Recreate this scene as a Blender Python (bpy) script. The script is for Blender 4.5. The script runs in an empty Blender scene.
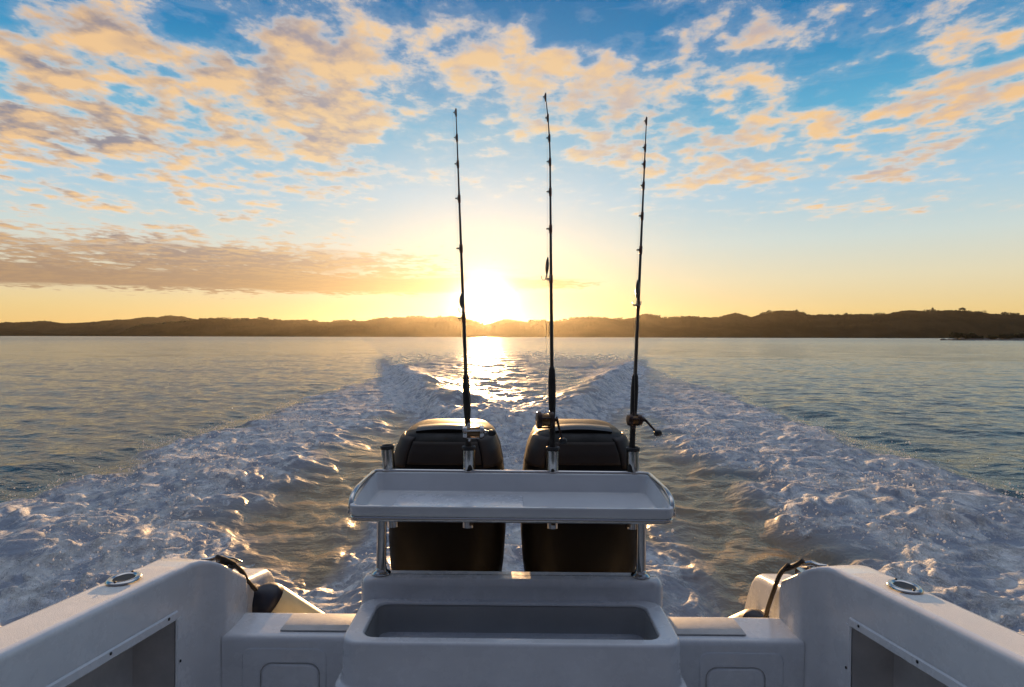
import bpy, bmesh, math, random
import numpy as np
from mathutils import Vector, Matrix
R = math.radians
random.seed(7)
SC = bpy.context.scene
COL = SC.collection

# ------------------------------------------------------------------ camera
F = 626.0                      # focal length in pixels of a 1024 px wide frame
CAM_H = 1.80                   # eye height above the water
cd = bpy.data.cameras.new('camera'); cam = bpy.data.objects.new('camera', cd); COL.objects.link(cam)
cd.sensor_width = 36.0; cd.lens = F / 1024 * 36.0; cd.clip_start = 0.05; cd.clip_end = 20000
PITCH, ROLL = R(-0.64), R(0.13)
cam.matrix_world = Matrix.Translation((0, 0, CAM_H)) @ Matrix.Rotation(R(90) + PITCH, 4, 'X') @ Matrix.Rotation(ROLL, 4, 'Z')
SC.camera = cam
CAM3 = cam.matrix_world.to_3x3()
def ray(px, py):
    return CAM3 @ Vector(((px - 512) / F, -(py - 343.5) / F, -1))
def at(px, py, y):
    d = ray(px, py); return Vector((0, 0, CAM_H)) + d * (y / d.y)

# ------------------------------------------------------------------ exposure
SC.view_settings.view_transform = 'Standard'; SC.view_settings.look = 'None'
SC.view_settings.gamma = 1; SC.view_settings.use_curve_mapping = False
SC.view_settings.exposure = 1.1
SC.cycles.use_denoising = True
SC.cycles.max_bounces = 8; SC.cycles.volume_bounces = 1; SC.cycles.transparent_max_bounces = 6
SC.cycles.sample_clamp_indirect = 6; SC.cycles.sample_clamp_direct = 60
SC.cycles.use_adaptive_sampling = True; SC.cycles.adaptive_threshold = 0.02

# ------------------------------------------------------------------ world
SUN_EL, SUN_AZ = R(3.0), R(-2.45)
SUN = Vector((math.sin(SUN_AZ) * math.cos(SUN_EL), math.cos(SUN_AZ) * math.cos(SUN_EL), math.sin(SUN_EL)))

class NB:
    def __init__(s, nt): s.nt = nt
    def n(s, t, **kw):
        o = s.nt.nodes.new(t)
        for k, v in kw.items(): setattr(o, k, v)
        return o
    def put(s, sock, v):
        if isinstance(v, bpy.types.NodeSocket): s.nt.links.new(v, sock)
        elif v is not None: sock.default_value = v
    def m(s, op, a, b=None, c=None, clamp=False):
        o = s.n('ShaderNodeMath', operation=op, use_clamp=clamp)
        for i, v in enumerate((a, b, c)):
            if v is not None: s.put(o.inputs[i], v)
        return o.outputs[0]
    def v(s, op, a, b=None, scale=None):
        o = s.n('ShaderNodeVectorMath', operation=op)
        s.put(o.inputs[0], a)
        if b is not None: s.put(o.inputs[1], b)
        if scale is not None: s.put(o.inputs['Scale'], scale)
        return o.outputs['Value'] if op in ('DOT_PRODUCT', 'LENGTH', 'DISTANCE') else o.outputs['Vector']
    def comb(s, x, y, z):
        o = s.n('ShaderNodeCombineXYZ')
        for i, v in enumerate((x, y, z)): s.put(o.inputs[i], v)
        return o.outputs[0]
    def sep(s, a):
        o = s.n('ShaderNodeSeparateXYZ'); s.put(o.inputs[0], a); return o.outputs
    def ss(s, a, lo, hi, t0=0.0, t1=1.0, kind='SMOOTHSTEP'):
        o = s.n('ShaderNodeMapRange', interpolation_type=kind)
        for i, v in enumerate((a, lo, hi, t0, t1)): s.put(o.inputs[i], v)
        return o.outputs[0]
    def noise(s, vec, scale, detail=5, rough=.55, dist=0.0, lac=2.0):
        o = s.n('ShaderNodeTexNoise'); s.put(o.inputs['Vector'], vec)
        o.inputs['Scale'].default_value = scale; o.inputs['Detail'].default_value = detail
        o.inputs['Roughness'].default_value = rough; o.inputs['Distortion'].default_value = dist
        o.inputs['Lacunarity'].default_value = lac
        return o.outputs[0]
    def mix(s, f, a, b, blend='MIX'):
        o = s.n('ShaderNodeMix', data_type='RGBA', blend_type=blend)
        s.put(o.inputs[0], f); s.put(o.inputs[6], a); s.put(o.inputs[7], b)
        return o.outputs[2]
    def ramp(s, f, stops, interp='LINEAR'):
        o = s.n('ShaderNodeValToRGB'); s.put(o.inputs[0], f); r = o.color_ramp; r.interpolation = interp
        while len(r.elements) < len(stops): r.elements.new(.5)
        for e, (p, c) in zip(r.elements, stops): e.position = p; e.color = (*c, 1)
        return o.outputs[0]

W = bpy.data.worlds.new('World'); SC.world = W; W.use_nodes = True
W.node_tree.nodes.clear(); b = NB(W.node_tree)
W.cycles.sampling_method = 'MANUAL'; W.cycles.sample_map_resolution = 1024
def build_world():
    d = b.v('NORMALIZE', b.n('ShaderNodeTexCoord').outputs['Generated'])
    dx, dy, dz = b.sep(d)
    elev = b.m('MULTIPLY', b.m('ARCSINE', dz), 180 / math.pi)
    azim = b.m('MULTIPLY', b.m('ARCTAN2', dx, dy), 180 / math.pi)
    sky = b.n('ShaderNodeTexSky', sky_type='NISHITA', sun_disc=False)
    sky.sun_elevation = SUN_EL; sky.sun_rotation = SUN_AZ; sky.altitude = 0
    sky.air_density = 1.0; sky.dust_density = 1.0; sky.ozone_density = 2.0
    nish = b.v('SCALE', sky.outputs[0], scale=0.10)
    # sky by elevation, towards the sun and away: twilight plus an added bright zenith
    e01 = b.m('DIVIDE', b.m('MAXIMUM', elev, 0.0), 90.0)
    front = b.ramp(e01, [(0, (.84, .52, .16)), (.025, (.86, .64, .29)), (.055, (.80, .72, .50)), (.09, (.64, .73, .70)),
                         (.135, (.40, .63, .78)), (.20, (.12, .45, .68)), (.265, (.012, .235, .52)), (.32, (.004, .16, .41)), (.42, (.05, .17, .40)), (.58, (.85, .94, 1.12)), (1, (1.15, 1.20, 1.32))])  # last stops: unseen overhead glow added to brighten the foam
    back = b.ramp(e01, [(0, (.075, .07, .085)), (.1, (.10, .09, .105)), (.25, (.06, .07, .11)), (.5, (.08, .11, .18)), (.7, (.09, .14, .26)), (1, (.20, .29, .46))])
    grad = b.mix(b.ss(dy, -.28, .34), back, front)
    # aureole round the sun
    cosang = b.m('MINIMUM', b.v('DOT_PRODUCT', d, tuple(SUN)), 1.0)
    ang = b.m('MULTIPLY', b.m('ARCCOSINE', cosang), 180 / math.pi)
    ex = lambda w, p=1.0: b.m('EXPONENT', b.m('MULTIPLY', b.m('POWER', b.m('DIVIDE', ang, w), p), -1.0))
    # wide part of the glow, taller than broad
    ga = b.m('DIVIDE', b.m('SUBTRACT', azim, math.degrees(SUN_AZ)), 16.0)
    ge = b.m('DIVIDE', b.m('SUBTRACT', elev, 5.0), 13.0)
    wide = b.m('EXPONENT', b.m('MULTIPLY', b.m('ADD', b.m('MULTIPLY', ga, ga), b.m('MULTIPLY', ge, ge)), -1.0))
    grad = b.mix(b.m('MULTIPLY', wide, .60), grad, b.mix(b.ss(elev, 2.0, 15.0), (.93, .78, .48, 1), (.86, .85, .81, 1)))
    # ---- clouds on a flat layer high above the sea
    inv = b.m('DIVIDE', 1.0, b.m('ADD', b.m('MAXIMUM', dz, 0.0), .055))
    p = b.comb(b.m('MULTIPLY', b.m('MULTIPLY', dx, inv), .86), b.m('MULTIPLY', b.m('MULTIPLY', dy, inv), .72), 3.7)
    def cov(vec):
        big = b.noise(vec, 3.9, 3, .5)
        fine = b.noise(vec, 9.5, 9, .60, .10)
        return b.m('ADD', b.m('MULTIPLY', big, .56), b.m('MULTIPLY', fine, .72))
    n0 = cov(p)
    n1 = cov(b.v('ADD', p, (-.01, .06, .0)))
    bias = None
    P = lambda px, py: (math.degrees(math.atan2(px - 512, F)), math.degrees(math.atan2((336 - py), math.hypot(F, px - 512))))
    blobs = [  # centre, half width, half height (measured in the picture, kept as directions), strength
        (45, 28, 80, 42, .13), (95, 66, 45, 20, .08), (215, 82, 105, 40, .17), (330, 112, 70, 40, .17), (315, 30, 55, 26, .17),
        (455, 55, 80, 36, .13), (590, 66, 75, 32, .16), (500, 108, 70, 30, .12), (900, 4, 90, 20, .20), (715, 12, 50, 16, .10),
        (770, 26, 36, 14, .14), (730, 92, 90, 30, .12), (620, 100, 60, 20, .10), (25, 125, 40, 24, .13), (100, 138, 35, 20, .13), (30, 80, 40, 14, .08),
        (190, 158, 110, 26, .09), (300, 165, 90, 26, .10), (120, 178, 120, 20, .04), (215, 215, 120, 14, .10),
        (110, 246, 190, 12, .22), (300, 262, 130, 8, .18), (200, 281, 300, 13, .34), (565, 283, 60, 6, .24),
        (795, 136, 70, 18, .13), (770, 182, 95, 22, .13), (1000, 80, 50, 18, .15), (990, 45, 45, 20, .12), (990, 112, 45, 13, .14),
        (905, 178, 55, 11, .11), (975, 215, 35, 9, .10), (880, 105, 50, 14, .09), (840, 150, 40, 8, .08), (930, 148, 40, 8, .09),
        (600, 158, 80, 16, .12), (700, 168, 60, 14, .12), (840, 212, 110, 11, .13), (680, 128, 50, 14, .08), (780, 60, 50, 16, .08), (450, 180, 140, 40, -.01), (900, 260, 230, 50, -.20), (620, 262, 120, 36, -.14), (500, 315, 700, 18, -.30),
        (900, 60, 60, 20, -.06), (160, 16, 40, 22, -.12), (210, 135, 30, 15, -.06), (400, 25, 40, 20, -.10), (640, 25, 40, 22, -.06),
        (60, 205, 60, 10, .06), (830, 50, 50, 25, -.10), (380, 215, 60, 20, -.04)]
    for (px, py, w, h, a) in blobs:
        A, E = P(px, py)
        u = b.m('MULTIPLY', b.m('SUBTRACT', azim, A), F / w * math.pi / 180)
        v = b.m('MULTIPLY', b.m('SUBTRACT', elev, E), F / h * math.pi / 180)
        g = b.m('EXPONENT', b.m('MULTIPLY', b.m('ADD', b.m('MULTIPLY', u, u), b.m('MULTIPLY', v, v)), -.8))
        bias = b.m('MULTIPLY', g, a) if bias is None else b.m('MULTIPLY_ADD', g, a, bias)
    c = b.m('ADD', n0, b.m('SUBTRACT', b.m('MULTIPLY', bias, .92), .156))
    stv = b.comb(b.m('MULTIPLY', azim, .050), b.m('MULTIPLY', elev, .62), 1.3)
    sn = b.noise(stv, 1.0, 7, .6, .2)
    def gs(px, py, w, h):
        A, E = P(px, py)
        u = b.m('MULTIPLY', b.m('SUBTRACT', azim, A), F / w * math.pi / 180); v = b.m('MULTIPLY', b.m('SUBTRACT', elev, E), F / h * math.pi / 180)
        return b.m('EXPONENT', b.m('MULTIPLY', b.m('ADD', b.m('POWER', b.m('ABSOLUTE', u), 4.0), b.m('MULTIPLY', v, v)), -1.0))
    bars = b.m('ADD', b.m('MULTIPLY', gs(190, 279, 330, 11), .42), b.m('MULTIPLY', gs(120, 247, 300, 11), .27))
    c2 = b.m('ADD', b.m('MULTIPLY_ADD', sn, .75, .04), bars)
    c = b.m('MAXIMUM', c, c2)
    veil = b.m('MULTIPLY', b.ss(c, .46, .58), .13)
    alpha = b.m('MAXIMUM', b.ss(c, .525, .71), veil)
    thick = b.ss(c, .60, .74)
    patch = b.noise(b.v('ADD', p, (5, 1, 2)), 2.0, 4, .6)
    lit = b.m('MULTIPLY_ADD', b.m('SUBTRACT', n0, n1), 4.5, .52, clamp=True)
    nearsun = ex(22.0)
    bright = b.mix(nearsun, (.97, .57, .24, 1), (1.0, .80, .48, 1))
    rim = b.mix(nearsun, (.88, .72, .60, 1), (1.0, .93, .78, 1))
    bright = b.mix(thick, rim, bright)
    leftness = b.ss(azim, 5.0, -38.0)
    dark = b.mix(leftness, (.58, .48, .46, 1), (.30, .26, .29, 1))
    shade = b.m('MULTIPLY', thick, b.m('ADD', b.m('SUBTRACT', 1.0, lit), b.ss(patch, .46, .66, -.15, .55)), clamp=True)
    low = b.ss(elev, 10.0, 4.0)
    shade = b.m('ADD', shade, b.m('MULTIPLY', low, .25), clamp=True)
    cc = b.mix(shade, bright, dark)
    cc = b.mix(b.m('MULTIPLY', b.m('MULTIPLY', low, b.ss(c, .54, .64)), .88), cc, b.mix(b.ss(azim, -6.0, -30.0), (.58, .29, .07, 1), (.40, .24, .14, 1)))
    fade = b.m('MULTIPLY', b.ss(elev, 1.2, 4.0), b.ss(dy, -.9, .1, .35, 1.0))
    alpha = b.m('MULTIPLY', b.m('MULTIPLY', alpha, fade), .94)
    alpha = b.m('MULTIPLY', alpha, b.m('SUBTRACT', 1.0, b.m('MULTIPLY', wide, .30)))
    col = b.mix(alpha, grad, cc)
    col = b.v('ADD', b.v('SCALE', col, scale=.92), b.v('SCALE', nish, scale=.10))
    # the bright core shines through everything
    core = b.m('ADD', b.m('MULTIPLY', ex(1.2, 1.3), 12.0), b.m('MULTIPLY', ex(2.7), .50))
    col = b.v('ADD', col, b.v('SCALE', (1.0, .84, .58), scale=core))
    below = b.ss(elev, -1.5, -.2)
    col = b.mix(below, (.05, .07, .09, 1), col)
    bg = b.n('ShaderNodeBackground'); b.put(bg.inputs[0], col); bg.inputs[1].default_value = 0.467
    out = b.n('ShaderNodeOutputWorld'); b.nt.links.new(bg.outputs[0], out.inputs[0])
build_world()

# ------------------------------------------------------------------ sun
sl = bpy.data.lights.new('sun', 'SUN'); so = bpy.data.objects.new('sun', sl); COL.objects.link(so)
sl.energy = 5.0; sl.angle = R(.55); sl.color = (1.0, .58, .25)
so.rotation_euler = SUN.to_track_quat('Z', 'Y').to_euler(); so.location = (0, 0, 50)

# ------------------------------------------------------------------ helpers
def tag(o, label=None, cat=None, group=None, kind=None):
    if label: o['label'] = label
    if cat: o['category'] = cat
    if group: o['group'] = group
    if kind: o['kind'] = kind
    return o
def empty(name, loc=(0, 0, 0), roll=0.0):
    o = bpy.data.objects.new(name, None); COL.objects.link(o); o.location = loc; o.rotation_euler = (0, roll, 0)
    o.empty_display_size = .1
    return o
def link(name, bm, mat, parent=None, smooth=True, auto=None, bevel=None, subsurf=0):
    bmesh.ops.recalc_face_normals(bm, faces=bm.faces)
    me = bpy.data.meshes.new(name); bm.to_mesh(me); bm.free()
    for f in me.polygons: f.use_smooth = smooth
    if smooth and auto: me.set_sharp_from_angle(angle=R(auto))
    for mm in (mat if isinstance(mat, (list, tuple)) else [mat]): me.materials.append(mm)
    o = bpy.data.objects.new(name, me); COL.objects.link(o)
    if parent:
        o.parent = parent
        bpy.context.view_layer.update()
    if bevel:
        md = o.modifiers.new('bevel', 'BEVEL'); md.width = bevel; md.segments = 3; md.limit_method = 'ANGLE'; md.angle_limit = R(35)
        md.harden_normals = False
    if smooth and auto:
        md = o.modifiers.new('weighted', 'WEIGHTED_NORMAL'); md.keep_sharp = True; md.weight = 60
    if subsurf:
        md = o.modifiers.new('sub', 'SUBSURF'); md.levels = md.render_levels = subsurf
    return o
def box(bm, x0, x1, y0, y1, z0, z1):
    vs = [bm.verts.new((x, y, z)) for x in (x0, x1) for y in (y0, y1) for z in (z0, z1)]
    for f in ((0, 1, 3, 2), (4, 6, 7, 5), (0, 4, 5, 1), (2, 3, 7, 6), (0, 2, 6, 4), (1, 5, 7, 3)):
        bm.faces.new([vs[i] for i in f])
def rings(bm, rs, close=True, cap0=False, cap1=False):
    """rs: list of rings (lists of points); skins quads between neighbours"""
    vr = [[bm.verts.new(p) for p in r] for r in rs]
    n = len(vr[0])
    for a, c in zip(vr[:-1], vr[1:]):
        for i in range(n if close else n - 1):
            j = (i + 1) % n
            bm.faces.new((a[i], a[j], c[j], c[i]))
    if cap0: bm.faces.new(vr[0][::-1])
    if cap1: bm.faces.new(vr[-1])
    return vr
def tube(bm, pts, r, seg=12, caps=True):
    pts = [Vector(p) for p in pts]; rr = r if isinstance(r, (list, tuple)) else [r] * len(pts)
    t0 = (pts[1] - pts[0]).normalized(); up = Vector((0, 0, 1)) if abs(t0.z) < .9 else Vector((1, 0, 0))
    u = t0.cross(up).normalized(); out = []
    for i, p in enumerate(pts):
        t = (pts[min(i + 1, len(pts) - 1)] - pts[max(i - 1, 0)]).normalized()
        u = (u - t * u.dot(t)).normalized(); w = t.cross(u)
        out.append([p + (u * math.cos(a) + w * math.sin(a)) * rr[i] for a in [2 * math.pi * k / seg for k in range(seg)]])
    rings(bm, out, True, caps, caps)
def fillet(pts, r, n=5):
    """round the corners of a polyline"""
    pts = [Vector(p) for p in pts]; out = [pts[0]]
    for a, p, c in zip(pts[:-2], pts[1:-1], pts[2:]):
        d0, d1 = (a - p), (c - p); k = min(r, d0.length * .45, d1.length * .45)
        A, B = p + d0.normalized() * k, p + d1.normalized() * k
        for i in range(n + 1):
            t = i / n; out.append(A * (1 - t) ** 2 + p * 2 * t * (1 - t) + B * t * t)
    return out + [pts[-1]]
def lathe(bm, prof, base, axis, seg=24, caps=True):
    axis = Vector(axis).normalized(); u = axis.orthogonal().normalized(); w = axis.cross(u); base = Vector(base)
    rings(bm, [[base + axis * h + (u * math.cos(a) + w * math.sin(a)) * r for a in [2 * math.pi * k / seg for k in range(seg)]] for (r, h) in prof], True, caps, caps)
def rrect(cx, cy, hx, hy, r, z, n=6):
    out = []
    for (sx, sy, a0) in ((1, 1, 0), (-1, 1, 90), (-1, -1, 180), (1, -1, 270)):
        for k in range(n + 1):
            a = R(a0 + 90 * k / n)
            out.append((cx + sx * (hx - r) + r * math.cos(a), cy + sy * (hy - r) + r * math.sin(a), z))
    return out
def dup(o, name=None, parent=None):
    c = o.copy(); COL.objects.link(c)
    if name: c.name = name
    if parent: c.parent = parent
    return c

# ------------------------------------------------------------------ materials
def mat(name, base, rough=.5, metal=0.0, coat=0.0, var=0.0, vscale=6.0, bump=0.0, bscale=60.0, rvar=0.0, spec=None, trans=0.0):
    m_ = bpy.data.materials.new(name); m_.use_nodes = True; nt = m_.node_tree; k = NB(nt)
    p = nt.nodes['Principled BSDF']; p.inputs['Roughness'].default_value = rough; p.inputs['Metallic'].default_value = metal
    p.inputs['Coat Weight'].default_value = coat; p.inputs['Coat Roughness'].default_value = .06
    if spec is not None: p.inputs['Specular IOR Level'].default_value = spec
    tc = k.n('ShaderNodeTexCoord').outputs['Object']
    if var:
        n = k.noise(tc, vscale, 6, .65)
        col = k.mix(k.ss(n, .3, .7), tuple(c * (1 - var) for c in base) + (1,), tuple(min(1, c * (1 + var * .5)) for c in base) + (1,))
        k.put(p.inputs['Base Color'], col)
    else: p.inputs['Base Color'].default_value = (*base, 1)
    if rvar:
        n = k.noise(tc, vscale * 2.3, 7, .7)
        k.put(p.inputs['Roughness'], k.ss(n, .3, .75, max(.03, rough - rvar), rough + rvar))
    if bump:
        bn = k.n('ShaderNodeBump'); bn.inputs['Strength'].default_value = bump; bn.inputs['Distance'].default_value = .004
        k.put(bn.inputs['Height'], k.noise(tc, bscale, 4, .6)); k.put(p.inputs['Normal'], bn.outputs[0])
    return m_
M = {}
M['gel'] = mat('white_gelcoat', (.70, .72, .75), .28, coat=.3, var=.07, vscale=5, rvar=.12, bump=.06, bscale=7)
def add_drops(m_):
    k = NB(m_.node_tree); bn = [n for n in m_.node_tree.nodes if n.type == 'BUMP'][0]; old = bn.inputs['Height'].links[0].from_socket
    tc = k.n('ShaderNodeTexCoord').outputs['Object']
    vo = k.n('ShaderNodeTexVoronoi', feature='F1'); k.put(vo.inputs['Vector'], tc); vo.inputs['Scale'].default_value = 75
    r_ = k.sep(vo.outputs['Color'])[0]
    drop = k.m('MULTIPLY', k.ss(vo.outputs['Distance'], .34, .10), k.m('GREATER_THAN', r_, .86))
    k.put(bn.inputs['Height'], k.m('ADD', old, k.m('MULTIPLY', drop, 6.0)))
add_drops(M['gel'])
M['nonskid'] = mat('nonskid_gelcoat', (.72, .72, .70), .5, var=.06, vscale=5, bump=.45, bscale=420, rvar=.1)
M['liner'] = mat('grey_liner', (.46, .44, .43), .5, var=.15, vscale=7)
M['traygel'] = mat('tray_gelcoat', (.66, .68, .70), .13, coat=.4, var=.05, vscale=6, rvar=.07)
M['padgrey'] = mat('grey_pad', (.50, .49, .48), .6, var=.1, vscale=20, bump=.3, bscale=300)
M['tankgrey'] = mat('tank_inside_grey', (.42, .42, .42), .4, var=.08)  # inside of the tank, a darker grey than its outside
M['seal'] = mat('grey_seal', (.38, .37, .37), .6)
M['steel'] = mat('stainless_steel', (.52, .50, .48), .16, metal=1, rvar=.08, vscale=9)
M['rubber'] = mat('black_rubber', (.018, .018, .02), .6, var=.2, bump=.15, bscale=90)
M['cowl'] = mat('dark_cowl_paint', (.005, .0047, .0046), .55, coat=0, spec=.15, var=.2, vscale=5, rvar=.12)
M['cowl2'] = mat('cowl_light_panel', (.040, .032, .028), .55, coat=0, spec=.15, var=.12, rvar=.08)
M['blackp'] = mat('black_plastic', (.012, .012, .013), .45, var=.2)
M['grip'] = mat('rod_grip_foam', (.020, .017, .015), .75, var=.25, vscale=30, bump=.3, bscale=200)
M['blank'] = mat('rod_blank', (.028, .022, .02), .3, coat=.3, var=.1)
M['thread'] = mat('rod_thread', (.12, .05, .03), .4)
M['reel'] = mat('reel_metal', (.06, .04, .035), .30, metal=.8, rvar=.1)
M['reelgold'] = mat('reel_gold_metal', (.14, .085, .045), .35, metal=1)
M['line'] = mat('fishing_line', (.45, .45, .40), .3)
M['lure'] = mat('lure_body', (.10, .09, .08), .3, coat=.4, var=.4, vscale=60)
M['fender'] = mat('cream_vinyl', (.60, .52, .32), .45, var=.12, vscale=9, bump=.1, bscale=60)
M['navy'] = mat('navy_vinyl', (.012, .014, .028), .5, var=.15)
M['rope'] = mat('dark_rope', (.05, .04, .032), .85, var=.4, vscale=90, bump=.6, bscale=160)
M['antifoul'] = mat('hull_paint', (.70, .70, .69), .3, coat=.2, var=.05)

# ------------------------------------------------------------------ numpy noise for the sea
_rs = np.random.RandomState(11)
_perm = np.concatenate([_rs.permutation(256)] * 3)
_ga = _rs.rand(256) * 2 * np.pi; _gx, _gy = np.cos(_ga), np.sin(_ga)
def pn(x, y, seed=0):
    xi = np.floor(x).astype(np.int64); yi = np.floor(y).astype(np.int64); fx = x - xi; fy = y - yi
    u = fx * fx * fx * (fx * (fx * 6 - 15) + 10); v = fy * fy * fy * (fy * (fy * 6 - 15) + 10)
    def g(i, j):
        h = _perm[_perm[(xi + i + seed * 37) & 255] + ((yi + j + seed * 91) & 255)]
        return _gx[h] * (fx - i) + _gy[h] * (fy - j)
    a = g(0, 0) * (1 - u) + g(1, 0) * u; c = g(0, 1) * (1 - u) + g(1, 1) * u
    return (a * (1 - v) + c * v) * 1.5
def st(x, lo, hi):
    t = np.clip((x - lo) / (hi - lo), 0, 1); return t * t * (3 - 2 * t)

def sea(x, y, cell):
    """height of the water and amount of foam at (x, y); cell = local mesh spacing, waves finer than it are dropped"""
    lod = lambda wl: 1 - st(cell * 2.2, wl * .45, wl)
    ax = np.abs(x); right = st(x, -.3, .3); r = np.hypot(x, y)
    # slow meander of every edge
    w1 = pn(x * .35 + 9, y * .35, 1) * .55 + pn(x * 1.1, y * 1.1, 2) * .35 + pn(x * 3.1, y * 3.1, 3) * .16 * lod(.3)
    # ---- ambient chop, crests roughly across the view
    ca, sa = math.cos(.35), math.sin(.35); X, Y = x * ca - y * sa, x * sa + y * ca
    amb = np.zeros_like(x)
    for i, (wl, a) in enumerate(((7.0, .036), (3.1, .024), (1.5, .021), (.72, .018), (.36, .011))):
        n = pn(X / wl * .62, Y / wl * 1.35, 10 + i)
        amb += a * (1 - 2 * np.abs(n) * 1.0 if i in (2, 3) else n * 1.5) * lod(wl)
    # ---- side foam thrown out by the hull
    xi = 2.35 + .012 * y + right * .10 - 1.0 * st(y, 6.2, 3.2)
    xo = (1 - right) * (5.15 + .036 * y) + right * (5.25 + .075 * y)
    yy = 1 - .55 * st(y, 12, 30) - .45 * st(y, 26, 62)
    band = st(ax + w1 * .9, xi - .25, xi + .75) * (1 - st(ax + w1 * .85, xo - .55, xo + .12)) * yy * st(y, -3, 0)
    # ---- V shaped stern waves
    xr = 1.55 + .245 * (y - 14.5)
    d = ax - xr + w1 * .22
    rs = st(y, 8.5, 14) * (1 - st(y, 30, 60))
    prof = np.where(d < 0, np.exp(-(d / 1.15) ** 2), np.exp(-(d / .42) ** 2))
    rs_h = st(y, 8.5, 14) * (1 - .72 * st(y, 18, 50) - .28 * st(y, 48, 70))
    ridge = .42 * prof * rs_h * (.8 + .45 * pn(x * .5, y * .5, 21))
    rfoam = np.exp(-((d - .40) / .62) ** 2) * rs
    inside = st(-d, -.2, .6) * st(y, 7, 12) * (1 - .8 * st(y, 34, 120))
    # ---- prop wash behind the engines
    wash = np.exp(-(x / (.55 + .055 * y)) ** 2) * st(y, 3.2, 4.5) * (1 - .62 * st(y, 11, 20)) * (1 - st(y, 40, 90))
    quarter = np.exp(-((ax - 1.12 - .05 * (y - 4)) / .38) ** 2) * st(y, 2.3, 3.2) * (1 - st(y, 5.6, 8.4))
    mound = .22 * np.exp(-((y - 10.5) / 2.8) ** 2) * np.exp(-(x / .75) ** 2)
    streak = .5 + 1.2 * pn(x * 2.3, y * .55, 31) + .7 * pn(x * 5.0, y * 1.3, 32)
    foam = band + rfoam * .95 + inside * np.clip(streak - .15, 0, 1) * .42 + wash * .95 + quarter * .75 * np.clip(streak + .3, 0, 1)
    # far flattened wake, faint slicks
    foam = np.clip(foam, 0, 1)
    # ---- lumps of the foam
    qx, qy = x + .25 * pn(x * 1.7, y * 1.7, 41), y + .25 * pn(x * 1.7, y * 1.7, 42)
    bil = np.zeros_like(x)
    for i, (wl, a) in enumerate(((1.5, .040), (.70, .030), (.34, .026), (.16, .018), (.08, .010))):
        bil += a * np.abs(pn(qx / wl, qy / wl * .8, 50 + i)) * 2 * lod(wl)
    h = amb * (1 - .55 * np.clip(foam * 1.2, 0, 1)) + bil * foam * (.75 + .5 * st(y, 20, 4)) + ridge + mound + .03 * band - .05 * yy * st(y, 3, 6) * np.exp(-((ax - xo - .35) / .35) ** 2)
    churn = (.62 * inside + .4 * wash) * sum(a * pn(x / wl, y / wl * .8, 60 + i) * lod(wl) for i, (wl, a) in enumerate(((2.2, .09), (1.0, .055), (.45, .030), (.2, .014))))
    h = h + churn
    # trough beside the wash: drawn out streaks along the track
    tr = st(ax, .8, 1.2) * (1 - st(ax, 2.3, 2.9)) * (1 - st(y, 14, 20)) * st(y, 2, 3)
    sx = .32 * np.sign(x)
    h = h + tr * sum(a * pn((x - sx * y) / wl, (y + sx * x) / wl * .45, 70 + i) * lod(wl) for i, (wl, a) in enumerate(((.6, .022), (.28, .016), (.13, .009)))) - .06 * tr
    stirred_sheen = np.clip(tr * .9 + inside * .5 + foam, 0, 1)          # stirred water, where the sun's gold is painted in
    h = h * st(r, 1.5, 3.0)
    hull = st(ax, 1.75, 1.2) * st(y, 3.2, 2.5)
    h = h * (1 - hull) - .12 * hull
    return h, foam, stirred_sheen

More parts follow.
